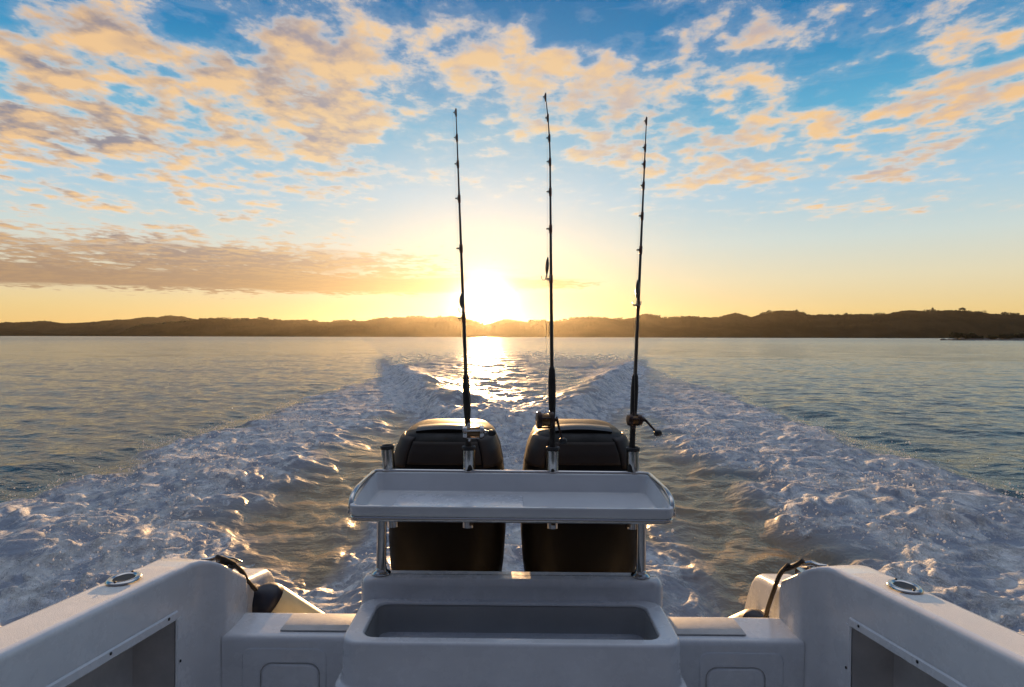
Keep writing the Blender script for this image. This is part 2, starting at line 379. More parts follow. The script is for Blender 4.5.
def build_sea():
    th = np.concatenate([np.linspace(-math.pi, -R(67), 70, endpoint=False), np.arange(-R(67), R(67), .0023), np.linspace(R(67), math.pi, 70, endpoint=False)])
    r = [1.5]
    while r[-1] < 6500:
        q = r[-1]; r.append(q * (1.0055 if q < 60 else (1.012 if q < 300 else 1.05)))
    r = np.array(r); TH, RR = np.meshgrid(th, r)
    X, Y = RR * np.sin(TH), RR * np.cos(TH)
    cell = RR * np.where(np.abs(TH) < R(67), .0042, .04) * np.where(RR > 60, 2.0, 1.0) * np.where(RR > 300, 4, 1.0)
    H, FO, SL = sea(X.ravel(), Y.ravel(), cell.ravel())
    H = H * (1 - st(RR.ravel(), 200, 900))
    nr, nt_ = X.shape
    co = np.stack([X.ravel(), Y.ravel(), H], 1)
    i = np.arange(nr - 1)[:, None] * nt_; j = np.arange(nt_)[None, :]; j2 = (j + 1) % nt_
    quads = np.stack([i + j, i + nt_ + j, i + nt_ + j2, i + j2], -1).reshape(-1, 4)
    nv = len(co); co = np.concatenate([co, [[0, 0, -.2]]])
    tri = np.stack([np.full(nt_, nv), np.arange(nt_), (np.arange(nt_) + 1) % nt_], 1)
    me = bpy.data.meshes.new('sea')
    me.vertices.add(len(co)); me.vertices.foreach_set('co', co.astype(np.float32).ravel())
    lv = np.concatenate([quads.ravel(), tri.ravel()]); ls = np.concatenate([np.arange(len(quads)) * 4, len(quads) * 4 + np.arange(len(tri)) * 3])
    me.loops.add(len(lv)); me.loops.foreach_set('vertex_index', lv.astype(np.int32))
    me.polygons.add(len(ls)); me.polygons.foreach_set('loop_start', ls.astype(np.int32))
    me.update(calc_edges=True)
    me.polygons.foreach_set('use_smooth', np.ones(len(ls), dtype=bool))
    for nm, v in (('foam', FO), ('stirred_sheen', SL)):
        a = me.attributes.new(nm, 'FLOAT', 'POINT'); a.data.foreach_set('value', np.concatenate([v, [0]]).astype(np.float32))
    m_ = bpy.data.materials.new('sea_water'); m_.use_nodes = True; nt = m_.node_tree; k = NB(nt); nt.nodes.clear()
    pos = k.n('ShaderNodeNewGeometry').outputs['Position']
    foam = k.n('ShaderNodeAttribute', attribute_name='foam').outputs['Fac']
    dist = k.v('LENGTH', pos)
    # water
    pw = k.n('ShaderNodeBsdfPrincipled')
    sheen_mask = k.n('ShaderNodeAttribute', attribute_name='stirred_sheen').outputs['Fac']
    k.put(pw.inputs['Base Color'], k.mix(foam, k.mix(sheen_mask, (.013, .043, .046, 1), (.20, .125, .045, 1)), (.24, .27, .33, 1))); pw.inputs['IOR'].default_value = 1.34  # gold of the reflected sun painted into the stirred water's colour
    k.put(pw.inputs['Roughness'], k.m('MULTIPLY_ADD', foam, .35, k.m('MULTIPLY_ADD', sheen_mask, .12, k.ss(dist, 10, 400, .10, .22))))
    stretch = k.v('MULTIPLY', pos, (1.0, 1.25, 1.0))
    hh = k.m('ADD', k.noise(stretch, 4.6, 4, .6, .3), k.m('MULTIPLY', k.noise(stretch, 1.5, 2, .5, .2), 1.6))
    bp = k.n('ShaderNodeBump'); bp.inputs['Distance'].default_value = .075
    k.put(bp.inputs['Strength'], k.ss(dist, 4, 200, .5, .7))
    k.put(bp.inputs['Height'], hh); k.put(pw.inputs['Normal'], bp.outputs[0])
    # foam
    fb = k.n('ShaderNodeBump'); fb.inputs['Distance'].default_value = .105; fb.inputs['Strength'].default_value = 1.0
    warp = k.v('ADD', k.v('MULTIPLY', pos, (1.15, .72, 1.0)), k.v('SCALE', k.comb(k.noise(pos, 2.2, 2), k.noise(k.v('ADD', pos, (7, 3, 1)), 2.2, 2), 0.0), scale=.35))
    fn = k.noise(warp, 9.0, 6, .68)
    lace = k.noise(warp, 4.6, 7, .70)
    def cells(sc):
        vo = k.n('ShaderNodeTexVoronoi', feature='SMOOTH_F1'); k.put(vo.inputs['Vector'], k.v('ADD', warp, k.v('SCALE', k.comb(fn, lace, 0.0), scale=.30)))
        vo.inputs['Scale'].default_value = sc; vo.inputs['Smoothness'].default_value = .35; vo.inputs['Detail'].default_value = 1.0
        return k.m('SUBTRACT', 1.0, vo.outputs['Distance'])
    puff = cells(4.5)
    k.put(fb.inputs['Height'], k.m('ADD', fn, k.m('ADD', k.m('MULTIPLY', k.noise(warp, 30.0, 5, .65), .45), k.m('ADD', k.m('MULTIPLY', k.noise(warp, 3.4, 3, .55), 1.0), k.m('MULTIPLY', puff, .55)))))
    df = k.n('ShaderNodeBsdfDiffuse'); k.put(df.inputs['Color'], k.mix(k.ss(k.noise(warp, 4.5, 6, .65), .36, .60), (.76, .79, .85, 1), (.97, .97, .96, 1))); k.put(df.inputs['Normal'], fb.outputs[0])
    tl = k.n('ShaderNodeBsdfTranslucent'); tl.inputs['Color'].default_value = (.80, .80, .80, 1); k.put(tl.inputs['Normal'], fb.outputs[0])
    gl = k.n('ShaderNodeBsdfGlossy'); gl.inputs['Roughness'].default_value = .5; k.put(gl.inputs['Normal'], fb.outputs[0])
    m1 = k.n('ShaderNodeMixShader'); m1.inputs[0].default_value = .18; nt.links.new(df.outputs[0], m1.inputs[1]); nt.links.new(tl.outputs[0], m1.inputs[2])
    m2 = k.n('ShaderNodeMixShader'); m2.inputs[0].default_value = .02; nt.links.new(m1.outputs[0], m2.inputs[1]); nt.links.new(gl.outputs[0], m2.inputs[2])
    # lace of bubbles: holes where the cells are dark
    thr = k.m('ADD', k.m('MULTIPLY', foam, .66), k.m('MULTIPLY', k.m('SUBTRACT', lace, .5), 1.7))
    thr = k.m('ADD', thr, k.m('MULTIPLY', k.m('SUBTRACT', puff, .55), .55))
    fac = k.m('MULTIPLY', k.ss(thr, .27, .54), k.ss(foam, .03, .16))
    mx = k.n('ShaderNodeMixShader'); k.put(mx.inputs[0], fac); nt.links.new(pw.outputs[0], mx.inputs[1]); nt.links.new(m2.outputs[0], mx.inputs[2])
    out = k.n('ShaderNodeOutputMaterial'); nt.links.new(mx.outputs[0], out.inputs[0])
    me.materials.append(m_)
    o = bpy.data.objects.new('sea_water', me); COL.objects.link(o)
    tag(o, 'dark rippled sea with a white foaming V shaped wake behind the boat', 'sea', kind='structure')
    return o
build_sea()

# ------------------------------------------------------------------ hills on the far shore
def hill_material(name, c0, c1):
    m_ = bpy.data.materials.new(name); m_.use_nodes = True; k = NB(m_.node_tree); p = m_.node_tree.nodes['Principled BSDF']
    pos = k.n('ShaderNodeNewGeometry').outputs['Position']
    n = k.noise(pos, .012, 8, .65)
    k.put(p.inputs['Base Color'], k.mix(k.ss(n, .4, .62), (*c0, 1), (*c1, 1))); p.inputs['Roughness'].default_value = 1; p.inputs['Specular IOR Level'].default_value = 0
    return m_
M['hill'] = hill_material('hill_scrub', (.011, .010, .007), (.026, .020, .013))
M['leaf'] = mat('dark_foliage', (.045, .055, .025), .9, var=.4, vscale=.3)
M['bark'] = mat('bark', (.06, .045, .035), .9, var=.3)
M['rock'] = mat('shore_rock', (.14, .12, .10), .9, var=.4, vscale=.4)
RIDGE = [(-2300, 334.5), (-1900, 326), (-1400, 317), (-1000, 321), (-700, 313), (-520, 318), (-300, 312), (-150, 320), (-40, 326), (60, 335), (118, 334), (137, 328), (160, 325), (185, 322.5), (202, 320), (239, 320.8), (255, 319), (284, 321.4), (308, 321.4), (325, 323), (345, 321.4), (367, 322), (380, 320), (398, 317.8),
         (425, 317.8), (445, 317), (462, 318), (474, 322), (484, 324.7), (492, 323), (504, 319), (516, 320.5), (528, 322), (540, 321), (555, 322), (570, 319), (582, 317), (599, 319), (620, 319.5), (634, 318), (646, 314.4),
         (655, 316), (664, 318), (692, 317), (713, 318), (735, 315), (751, 317), (763, 313.7), (776, 310.6), (798, 311.5), (808, 314.7), (846, 315), (887, 314), (903, 311.5), (937, 310.6), (963, 311), (985, 312), (1024, 314), (1120, 318), (1300, 310), (1500, 316), (1750, 311), (2100, 320), (2500, 316), (2900, 327), (3300, 334.5)]
FAR = [(-520, 322), (-200, 318), (0, 324), (20, 323), (44, 322), (65, 324.8), (85, 323.5), (116, 320.8), (147, 319), (171, 317.3), (188, 318.7), (220, 323), (260, 328), (330, 335)]
def hills(name, prof, d0, d1, label, amp):
    xs = np.array([p[0] for p in prof], float); ys = np.array([p[1] for p in prof], float)
    px = np.arange(xs[0], xs[-1], 1.1)
    hp = np.maximum(336 - np.interp(px, xs, ys), .3)
    rows = 46; t = np.linspace(0, 1.6, rows)[:, None]; az = ((px - 512) / F)[None, :]
    D = d0 + (d1 - d0) * t
    D = D + 60 * pn(az * 9 + t * 0, t * 0 + 3.3, 5) * (1 - t)
    top = hp[None, :] / F * d1 + CAM_H
    shp = np.where(t <= 1, np.sin(np.clip(t, 0, 1) * math.pi / 2) ** .8, np.cos((t - 1) * 1.2))
    X = az * D; Y = D + 0 * az
    n = pn(X / 130, Y / 130, 81) * .5 + pn(X / 55, Y / 55, 82) * .3
    Z = top * shp * (1 + n * .38 * np.sin(np.clip(t, 0, 1) * math.pi)) - 2.0 * (1 - st(t, 0, .04))
    Z = Z + amp * np.abs(pn(X / 9, Y / 12, 83)) * st(t, .05, .2) * np.minimum(1, hp[None, :] / 6)
    co = np.stack([X, Y, Z], -1).reshape(-1, 3); c = len(px)
    i = np.arange(rows - 1)[:, None] * c; j = np.arange(c - 1)[None, :]
    q = np.stack([i + j, i + j + 1, i + c + j + 1, i + c + j], -1).reshape(-1, 4)
    me = bpy.data.meshes.new(name); me.from_pydata(co.tolist(), [], q.tolist()); me.polygons.foreach_set('use_smooth', np.ones(len(q), dtype=bool))
    me.materials.append(M['hill']); o = bpy.data.objects.new(name, me); COL.objects.link(o)
    tag(o, label, 'hills', kind='structure')
    return lambda p: (np.interp(p, xs, ys))
hills('hills', RIDGE, 1800, 2150, 'long low wooded hills along the far shore under the sunset', 5.0)
hills('distant_hills', FAR, 2900, 3300, 'paler hill range behind the shore hills at the left of the horizon', 6.0)

def blob_cloud(bm, c, rad, n, size, squash=.7, rnd=random):
    """leaf clumps: many small tilted faces through an ellipsoid"""
    for _ in range(n):
        while True:
            v = Vector((rnd.uniform(-1, 1), rnd.uniform(-1, 1), rnd.uniform(-1, 1)))
            if .15 < v.length < 1: break
        p = Vector(c) + Vector((v.x * rad[0], v.y * rad[1], v.z * rad[2]))
        s = size * rnd.uniform(.6, 1.4); ax_ = Vector((rnd.gauss(0, 1), rnd.gauss(0, 1), rnd.gauss(0, 1))).normalized()
        u = ax_.orthogonal().normalized(); w = ax_.cross(u)
        bm.faces.new([bm.verts.new(p + u * s * a + w * s * e) for a, e in ((-1, -.5), (.2, -1), (1, .3), (-.1, 1))])
# wooded crest that reads as one mass
bm = bmesh.new(); rx = [p[0] for p in RIDGE]; ry = [p[1] for p in RIDGE]
for px in np.arange(120, 1040, 1.7):
    if random.random() < .30 or pn(np.array(px * .06), np.array(.5), 3) < -.25: continue
    py = float(np.interp(px, rx, ry)); D = 2150 + random.uniform(-60, 10)
    h = (336 - py) / F * D + CAM_H; s = random.uniform(2.6, 5.0) + 6.0 * max(0, float(pn(np.array(px * .11), np.array(2.5), 7)))
    blob_cloud(bm, ((px - 512) / F * D, D, h + 2.6 + s * .15), (s * 1.3, s, s * .8), 40, 1.8)
o = link('woodland', bm, M['leaf'], smooth=False); tag(o, 'fringe of trees along the crest of the far hills', 'woodland', kind='stuff')
def ridge_tree(px, py_top, w, hgt, label, spread):
    D = 2120; py = float(np.interp(px, rx, ry)); base = (336 - py) / F * D + CAM_H - 1
    t = empty('ridge_tree', ((px - 512) / F * D, D, base)); tag(t, label, 'tree', 'lone trees on the ridge of the far hills')
    b1 = bmesh.new(); tube(b1, [(0, 0, 0), (.3, 0, hgt * .35), (.1, 0, hgt * .75)], [.9, .6, .3], 7)
    for a in (-1, 1): tube(b1, [(.2, 0, hgt * .4), (a * w * .25, .3, hgt * .7)], [.45, .15], 6)
    link('trunk', b1, M['bark'], t)
    b2 = bmesh.new()
    for dx_, dz_, rr in spread: blob_cloud(b2, (dx_ * w, random.uniform(-2, 2), hgt * dz_), (w * rr, w * rr, hgt * rr * .6), 160, 1.0)
    link('crown', b2, M['leaf'], t, smooth=False)
ridge_tree(962, 307, 15, 17, 'broad flat crowned tree standing alone on the highest ridge at the right', [(-.35, .75, .35), (.0, .85, .38), (.38, .72, .33)])
ridge_tree(932, 309, 7, 15, 'small thin tree on the ridge just left of the broad crowned tree', [(0, .85, .4), (.3, .7, .3)])
ridge_tree(846, 312, 8, 13, 'small round tree breaking the ridge line between the wooded knoll and the broad tree', [(0, .7, .5), (-.3, .6, .35)])

# ------------------------------------------------------------------ dark islet at the right
def islet():
    D = 410; x0, x1 = at(944, 339, D).x, at(1090, 339, D).x
    n, rows = 120, 14; pts = []
    for r in range(rows):
        t = r / (rows - 1)
        for i in range(n):
            u = i / (n - 1); x = x0 + (x1 - x0) * u; y = D + (t - .35) * 26
            env = max(0, math.sin(min(1, u * 3.2) * math.pi / 2)) ** .7 * (1 - .55 * st(np.array(u), .75, 1.0).item())
            env *= .55 + .45 * math.sin(u * 9) ** 2
            q = math.sin(t * math.pi) ** .6
            z = -.4 + env * q * 2.2 + float(pn(np.array(x / 3.1), np.array(y / 3.1), 90)) * .7 * q + float(pn(np.array(x / 1.1), np.array(y / 1.1), 91)) * .3 * q
            pts.append((x, y, z))
    fs = [(r * n + i, r * n + i + 1, (r + 1) * n + i + 1, (r + 1) * n + i) for r in range(rows - 1) for i in range(n - 1)]
    me = bpy.data.meshes.new('islet_terrain'); me.from_pydata(pts, [], fs); me.materials.append(M['rock'])
    o = bpy.data.objects.new('islet_terrain', me); COL.objects.link(o)
    tag(o, 'low dark rocky islet on the water at the right edge', 'islet', kind='structure')
    specs = [(955, 5.2, 'tallest dark bush at the left tip of the islet'), (966, 4.4, 'rounded dark bush second from the left tip of the islet'),
             (977, 3.0, 'low spreading bush past the two tall ones on the islet'), (990, 2.6, 'lowest bush in the middle saddle of the islet'),
             (1004, 3.4, 'bush rising again right of the islet saddle'), (1017, 4.6, 'big dark bush at the right edge of the picture on the islet')]
    for px, h, lab in specs:
        t = empty('islet_bush', (at(px, 339, D).x, D, .8)); tag(t, lab, 'bush', 'bushes growing on the islet')
        b1 = bmesh.new()
        for k in range(4): tube(b1, [(0, 0, -.6), (random.uniform(-.8, .8), random.uniform(-.5, .5), h * .55)], [.16, .05], 6)
        link('stem', b1, M['bark'], t)
        b2 = bmesh.new()
        for k in range(6):
            blob_cloud(b2, (random.uniform(-3.4, 3.4), random.uniform(-1.5, 1.5), h * random.uniform(.3, .7)), (2.0, 1.6, h * .30), 130, .40)
        link('foliage', b2, M['leaf'], t, smooth=False)
    bm = bmesh.new()
    for k in range(1):
        bmesh.ops.create_icosphere(bm, subdivisions=3, radius=1)
        for v in bm.verts:
            v.co = Vector((v.co.x * 1.9, v.co.y * 1.2, v.co.z * .9)) * (1 + .35 * float(pn(np.array(v.co.x * 1.7), np.array(v.co.y * 1.7 + v.co.z), 95)))
    o = link('rock', bm, M['rock']); o.location = at(943, 339, D - 6) * 1.0; o.location.z = 0.1
    tag(o, 'single low rock awash just off the left tip of the islet', 'rock')
islet()

# ------------------------------------------------------------------ the boat
ROLL_B = R(.45)
boat = empty('fishing_boat', (0, 2.1, 0), ROLL_B)
tag(boat, 'white fishing boat stern cockpit with wide gunwales and a bait tank on the transom', 'boat')
OFF = Vector((-.010, 0, 0))
def blink(name, bm, mat_, parent=None, root=None, **kw):
    """geometry is written in world coordinates; move it into the frame of its thing"""
    root = root or boat
    base = Vector(root.location)
    for v in bm.verts: v.co = v.co - base
    return link(name, bm, mat_, parent or root, **kw)

def xin(y):  return 1.038 + (2.1 - y) * .100 if y < 2.1 else 1.038
def ztop(y): return 1.050 + (2.1 - y) * .068
YP, ZP = 1.95, .150            # aft end of the side pocket, its drop below the gunwale
def gunwale(s):
    st_ = []                   # stations: inner point, top height, outer x, outer drop
    for y in np.linspace(-1.2, 1.9, 22): st_.append((xin(y), y, ztop(y), xin(y) + .158, y))
    for y in (1.9455, 1.9505): st_.append((xin(y), y, ztop(y), xin(y) + .158, y))
    for (xi, yi, zt, xo, yo) in ((1.050, 1.98, 1.057, 1.20, 1.99), (1.046, 2.03, 1.053, 1.20, 2.04), (1.034, 2.068, 1.047, 1.20, 2.085), (1.016, 2.092, 1.038, 1.20, 2.12), (.995, 2.104, 1.028, 1.198, 2.15),
                                 (.980, 2.114, 1.018, 1.197, 2.17), (.974, 2.13, 1.006, 1.196, 2.19), (.973, 2.17, .982, 1.193, 2.22), (.973, 2.22, .953, 1.190, 2.25), (.974, 2.27, .925, 1.186, 2.28), (.976, 2.285, .900, 1.184, 2.295)):
        st_.append((xi, yi, zt, xo, yo))
    rs = []
    for (xi, yi, zt, xo, yo) in st_:
        zlow = max(zt - ZP, .30) if yi < YP else .2
        a, c = Vector((xi, yi, 0)), Vector((xo, yo, 0)); e = (c - a).normalized(); L = (c - a).length
        ring = []
        for (u, dz) in ((0, -1), (0, -.5), (0, -.020), (.0015, -.011), (.006, -.004), (.012, -.001), (.022, 0), (L * .5, .001), (L - .030, -.001), (L - .016, -.004), (L - .006, -.012), (L - .001, -.025), (L, -.065), (L - .004, -.16), (L - .03, -.45), (L - .12, -.85), (L - .22, -1.10)):
            z = zlow if dz == -1 else ((zlow + zt) / 2 if dz == -.5 else zt + dz)
            q = a + e * u; ring.append((s * q.x, q.y, z))
        rs.append(ring)
    bm = bmesh.new(); vr = rings(bm, rs, close=False)
    bm.faces.new([v for v in vr[-1]])
    for k in range(24):
        for i in (6, 7):
            f = [f for f in vr[k][i].link_faces if vr[k + 1][i + 1] in f.verts and vr[k][i + 1] in f.verts]
            if f: f[0].material_index = 1
    g = blink('gunwale', bm, [M['gel'], M['nonskid']], auto=50)
    bm = bmesh.new(); rec = .13; ys = np.linspace(-1.2, YP - .012, 12)
    top = [(s * xin(y), y, ztop(y) - ZP - .004) for y in ys]; tin = [(s * (xin(y) + rec), y, ztop(y) - ZP - .004) for y in ys]
    bot = [(s * (xin(y) + rec), y, .25) for y in ys]; bo = [(s * xin(y), y, .25) for y in ys]
    vr = rings(bm, [top, tin, bot, bo], close=False)
    bm.faces.new([r[-1] for r in vr])
    p = blink('storage_pocket', bm, M['liner'], smooth=False)
    # moulded trim round the pocket and its screws
    bm = bmesh.new(); w = .030; tk = .006
    def strip(pts, off):      # pts along the edge, off = direction of the width
        rr = []
        for y, z in pts:
            x = xin(y)
            rr.append([(s * (x - .001), y, z), (s * (x - tk), y + off[0] * .15, z + off[1] * .15), (s * (x - tk), y + off[0] * .85, z + off[1] * .85), (s * (x - .001), y + off[0], z + off[1])])
        rings(bm, rr, close=False, cap0=True, cap1=True)
    e = [(y, ztop(y) - ZP - .006) for y in np.linspace(-1.2, YP - .004, 14)]
    strip(e, (0, w))
    strip([(YP - .010, ztop(YP) - ZP - .004), (YP - .010, .25)], (w, 0))
    tr = blink('pocket_trim', bm, M['gel'], auto=30)
    for (y, z) in ((1.90, None), (1.66, None), (1.40, None), (YP + .006, .77), (YP + .006, .62)):
        zz = ztop(y) - ZP + w * .45 if z is None else z
        bm = bmesh.new(); lathe(bm, [(.0045, 0), (.0045, .002), (.002, .0032)], (s * (xin(y) - tk), y, zz), (-s, 0, 0), 10)
        sc_ = blink('screw', bm, M['blackp']); sc_.parent = tr
    # flush rod holder in the gunwale top
    yh = 1.835; cx = s * (xin(yh) + .085); cz = ztop(yh) + .006
    bm = bmesh.new(); prof = []
    for k in range(9):
        a = math.pi * k / 8; prof.append((.037 + .010 * math.cos(a), .0 + .007 * math.sin(a)))
    n = 28; rs = []
    for (rad, hgt) in prof + [(.021, -.012), (.020, -.05)]:
        rs.append([(cx + rad * .95 * math.cos(2 * math.pi * i / n), yh + rad * 1.12 * math.sin(2 * math.pi * i / n), cz + hgt) for i in range(n)])
    rings(bm, rs); fl = blink('rod_holder_flange', bm, M['steel'])
    bm = bmesh.new(); rings(bm, [[(cx + rd * .95 * math.cos(2 * math.pi * i / n), yh + rd * 1.12 * math.sin(2 * math.pi * i / n), cz + .004) for i in range(n)] for rd in (.0285, .015, .002)], cap1=True)
    ins = blink('holder_hole_shade', bm, M['rubber']); ins.parent = fl  # flat black disc standing for the shade inside the open holder
    for sy in (-1, 1):
        bm = bmesh.new(); lathe(bm, [(.0035, 0), (.0035, .0015), (.001, .0025)], (cx, yh + sy * .042, cz + .0075), (0, 0, 1), 8)
        q = blink('screw', bm, M['blackp']); q.parent = fl
    # cleat on the aft corner
    c0 = Vector((s * 1.06, 2.16, 1.012)); c1 = Vector((s * 1.0, 2.25, .965))
    bm = bmesh.new(); ax_ = (c1 - c0).normalized()
    tube(bm, [c0 - ax_ * .03, c0 + Vector((0, 0, .004)), c0 + ax_ * .03 + Vector((0, 0, .016)), c1 - ax_ * .02 + Vector((0, 0, .018)), c1 + ax_ * .02 + Vector((0, 0, .012))], [.006, .009, .011, .010, .006], 10)
    for t in (.35, .75):
        q = c0.lerp(c1, t); tube(bm, [q + Vector((0, 0, -.03)), q + Vector((0, 0, .02))], .008, 8)
    box(bm, min(c0.x, c1.x) - .012, max(c0.x, c1.x) + .012, c0.y - .02, c0.y + .03, c0.z - .03, c0.z - .012)
    blink('cleat', bm, M['steel'], auto=40)
    # quarter moulding behind the transom notch
    bm = bmesh.new(); rs = []
    for k in range(15):
        t = k / 14; y = 2.27 + .48 * t; zz = .90 - .10 * t - .34 * max(0, (t - .55) / .45) ** 2.2
        xi = .985 + .015 * t; xo = 1.18 - .05 * t - .05 * max(0, (t - .5) / .5) ** 2
        rs.append([(s * xi, y, .2), (s * xi, y, zz - .03), (s * (xi + .008), y, zz - .010), (s * (xi + .025), y, zz), (s * (xo - .03), y, zz), (s * (xo - .008), y, zz - .012), (s * xo, y, zz - .04), (s * (xo - .1), y, .1)])
    vr = rings(bm, rs, close=False); bm.faces.new(vr[-1])
    blink('stern_quarter', bm, M['gel'], auto=50)
for s in (-1, 1): gunwale(s)

# transom: shelf, front face, hatch mouldings, raised block behind the tank
bm = bmesh.new()
prof = [(2.118, .2), (2.105, .735), (2.103, .758), (2.106, .770), (2.113, .777), (2.125, .780), (2.268, .783), (2.280, .780), (2.287, .770), (2.29, .75), (2.29, .1)]
rings(bm, [[(x, y, z) for (y, z) in prof] for x in (-.985, -.6, 0, .6, .985)], close=False)
blink('transom', bm, M['gel'], auto=45)
def pad(bm, x0, x1, y, z0, z1, r, t):
    """rounded pad standing proud of the front face"""
    n = 5; outer = []
    cx, cz, hx, hz = (x0 + x1) / 2, (z0 + z1) / 2, (x1 - x0) / 2, (z1 - z0) / 2
    q = [(a, c) for (a, c, _z) in rrect(cx, cz, hx, hz, r, 0, n)]
    ins = lambda d: [(cx + (a - cx) * (1 - d / hx), cz + (c - cz) * (1 - d / hz)) for a, c in q]
    rings(bm, [[(a, y, c) for a, c in q], [(a, y - t * .7, c) for a, c in ins(.003)], [(a, y - t, c) for a, c in ins(.008)]], cap1=True)
for s in (-1, 1):
    xa, xb = sorted((s * .628, s * .918))
    bm = bmesh.new(); pad(bm, xa, xb, 2.112, .34, .742, .03, .012)
    fr = blink('hatch_frame', bm, M['gel'], auto=40)
    xa, xb = sorted((s * .655, s * .848))
    bm = bmesh.new(); pad(bm, xa, xb, 2.0985, .38, .688, .035, .004)
    hp = blink('hatch_panel', bm, M['gel'], auto=40); hp.parent = fr
    bm = bmesh.new()
    for k in (1,):
        q = [(a, 2.0985, c) for (a, c, _z) in rrect((xa + xb) / 2, .534, (xb - xa) / 2 + .003, .157, .037, 0, 5)]
        tube(bm, q + [q[0]], .0014, 6)
    ga = blink('hatch_seal', bm, M['seal']); ga.parent = fr
    # pale boarding pad on the shelf
    xa, xb = sorted((s * .535, s * .80))
    bm = bmesh.new(); box(bm, xa, xb, 2.135, 2.262, .782, .7865)
    blink('shelf_pad', bm, M['padgrey'], bevel=.002)
# raised block
bm = bmesh.new()
rs = []
for (inset, z) in ((0, .70), (0, .925), (.004, .938), (.011, .946), (.022, .950)):
    rs.append(rrect(-.005, 2.222, .532 - inset, .050 - inset * .8, .035, z))
rings(bm, rs, cap1=True); blink('transom_riser', bm, M['gel'], auto=50)
# bait tank
def tank():
    cy0, cy1 = 1.855, 2.185; cy, hy = (cy0 + cy1) / 2, (cy1 - cy0) / 2
    rs = []
    for (hx, ofs, r, z) in ((0.5300, .014, .062, .20), (0.5340, .016, .062, .60), (0.5360, .018, .062, .728), (0.5360, .018, .062, .738), (0.5330, .015, .062, .745), (0.5250, .006, .062, .749), (0.5210, .002, .062, .756), (0.5180, .000, .062, .80), (0.5160, -.002, .060, .870), (0.5145, -.0035, .059, .877), (0.5110, -.007, .057, .8815), (0.5060, -.012, .053, .883), (.463, -.033, .044, .883),
                             (.459, -.037, .042, .8825), (.4565, -.0395, .041, .880), (.455, -.041, .040, .874)):
        rs.append(rrect(-.006, cy, hx, hy + ofs, r, z, 8))
    bm = bmesh.new(); rings(bm, rs)
    tk = blink('bait_tank', bm, M['gel'], auto=60)
    bm = bmesh.new(); rings(bm, [rrect(-.006, cy, hx, hy + o_, r_, z, 8) for (hx, o_, r_, z) in ((.4545, -.0415, .040, .872), (.453, -.043, .040, .82), (.444, -.050, .05, .40), (.43, -.06, .05, .36))], cap1=True)
    ln = blink('tank_inside', bm, M['tankgrey'], auto=60); ln.parent = tk
tank()
# deck and hull skin
bm = bmesh.new(); box(bm, -1.16, 1.16, -1.2, 2.12, .16, .2); blink('deck', bm, M['nonskid'])
bm = bmesh.new()
rs = []
for y in np.linspace(-1.2, 2.5, 14):
    w = xin(min(y, 2.1)) + .0; rs.append([(-w - .03, y, .45), (-w + .05, y, .05), (-w + .2, y, -.15), (0, y, -.35), (w - .2, y, -.15), (w - .05, y, .05), (w + .03, y, .45)])
vr = rings(bm, rs, close=False); bm.faces.new(vr[-1])
blink('hull', bm, M['antifoul'], auto=40)

# ------------------------------------------------------------------ bait table
table = empty('bait_table', (0, 2.22, .95), ROLL_B)
tag(table, 'white bait tray with steel rails and four rod tubes, standing on two posts', 'bait table')
tb = lambda name, bm, m_, parent=None, **k: blink(name, bm, m_, parent, root=table, **k)
CX = -.002
def tray():
    cy, hy = 2.220, .178
    rows = []
    # outer skin up, over the lip, down the inside; the rim climbs towards the back
    for (hx, iy, dz, climb) in ((.505, -.012, -.021, 0), (.528, .000, -.0195, 0), (.5345, .004, -.014, .0), (.536, .005, -.004, .3), (.536, .005, .010, 1), (.535, .004, .0150, 1), (.533, .002, .0165, 1), (.524, -.007, .0165, 1), (.522, -.009, .0155, 1), (.5205, -.0105, .012, .97), (.503, -.028, -.012, .06), (.500, -.031, -.0145, .0), (.494, -.037, -.0155, 0)):
        ring = []
        for (x, y, _z) in rrect(CX, cy, hx, hy + iy, .030, 0, 6):
            t = min(1, max(0, (y - (cy - hy)) / (2 * hy))); t = st(np.array(t), .03, .34).item()
            ring.append((x, y, 1.225 + dz + climb * t * .034))
        rows.append(ring)
    bm = bmesh.new(); rings(bm, rows, cap0=True, cap1=True)
    tr = tb('tray', bm, M['traygel'], auto=45)
    bm = bmesh.new(); box(bm, CX - .41, CX + .04, 2.11, 2.31, 1.208, 1.2135)
    cb = tb('cutting_board', bm, M['gel'], bevel=.0015); cb.parent = tr
tray()
bm = bmesh.new()
path = fillet([(CX - .531, 2.056, 1.213), (CX - .535, 2.085, 1.258), (CX - .534, 2.16, 1.272), (CX - .528, 2.412, 1.275), (CX + .528, 2.412, 1.275), (CX + .534, 2.16, 1.272), (CX + .535, 2.085, 1.258), (CX + .531, 2.056, 1.213)], .035)
tube(bm, path, .0095, 12); tb('rail', bm, M['steel'])
bm = bmesh.new(); tube(bm, fillet([(CX - .528, 2.30, 1.1985), (CX - .528, 2.046, 1.1985), (CX + .528, 2.046, 1.1985), (CX + .528, 2.30, 1.1985)], .035), .0095, 12); tb('front_trim', bm, M['steel'])
for s in (-1, 1):
    bm = bmesh.new(); x = CX + s * .462
    tube(bm, [(x, 2.222, .951), (x, 2.222, 1.19)], .0175, 20)
    lg = tb('leg', bm, M['steel'], auto=60)
    bm = bmesh.new(); lathe(bm, [(.034, 0), (.034, .004), (.024, .009), (.020, .016), (.019, .022)], (x, 2.222, .951), (0, 0, 1), 24)
    fo = tb('leg_flange', bm, M['steel']); fo.parent = lg
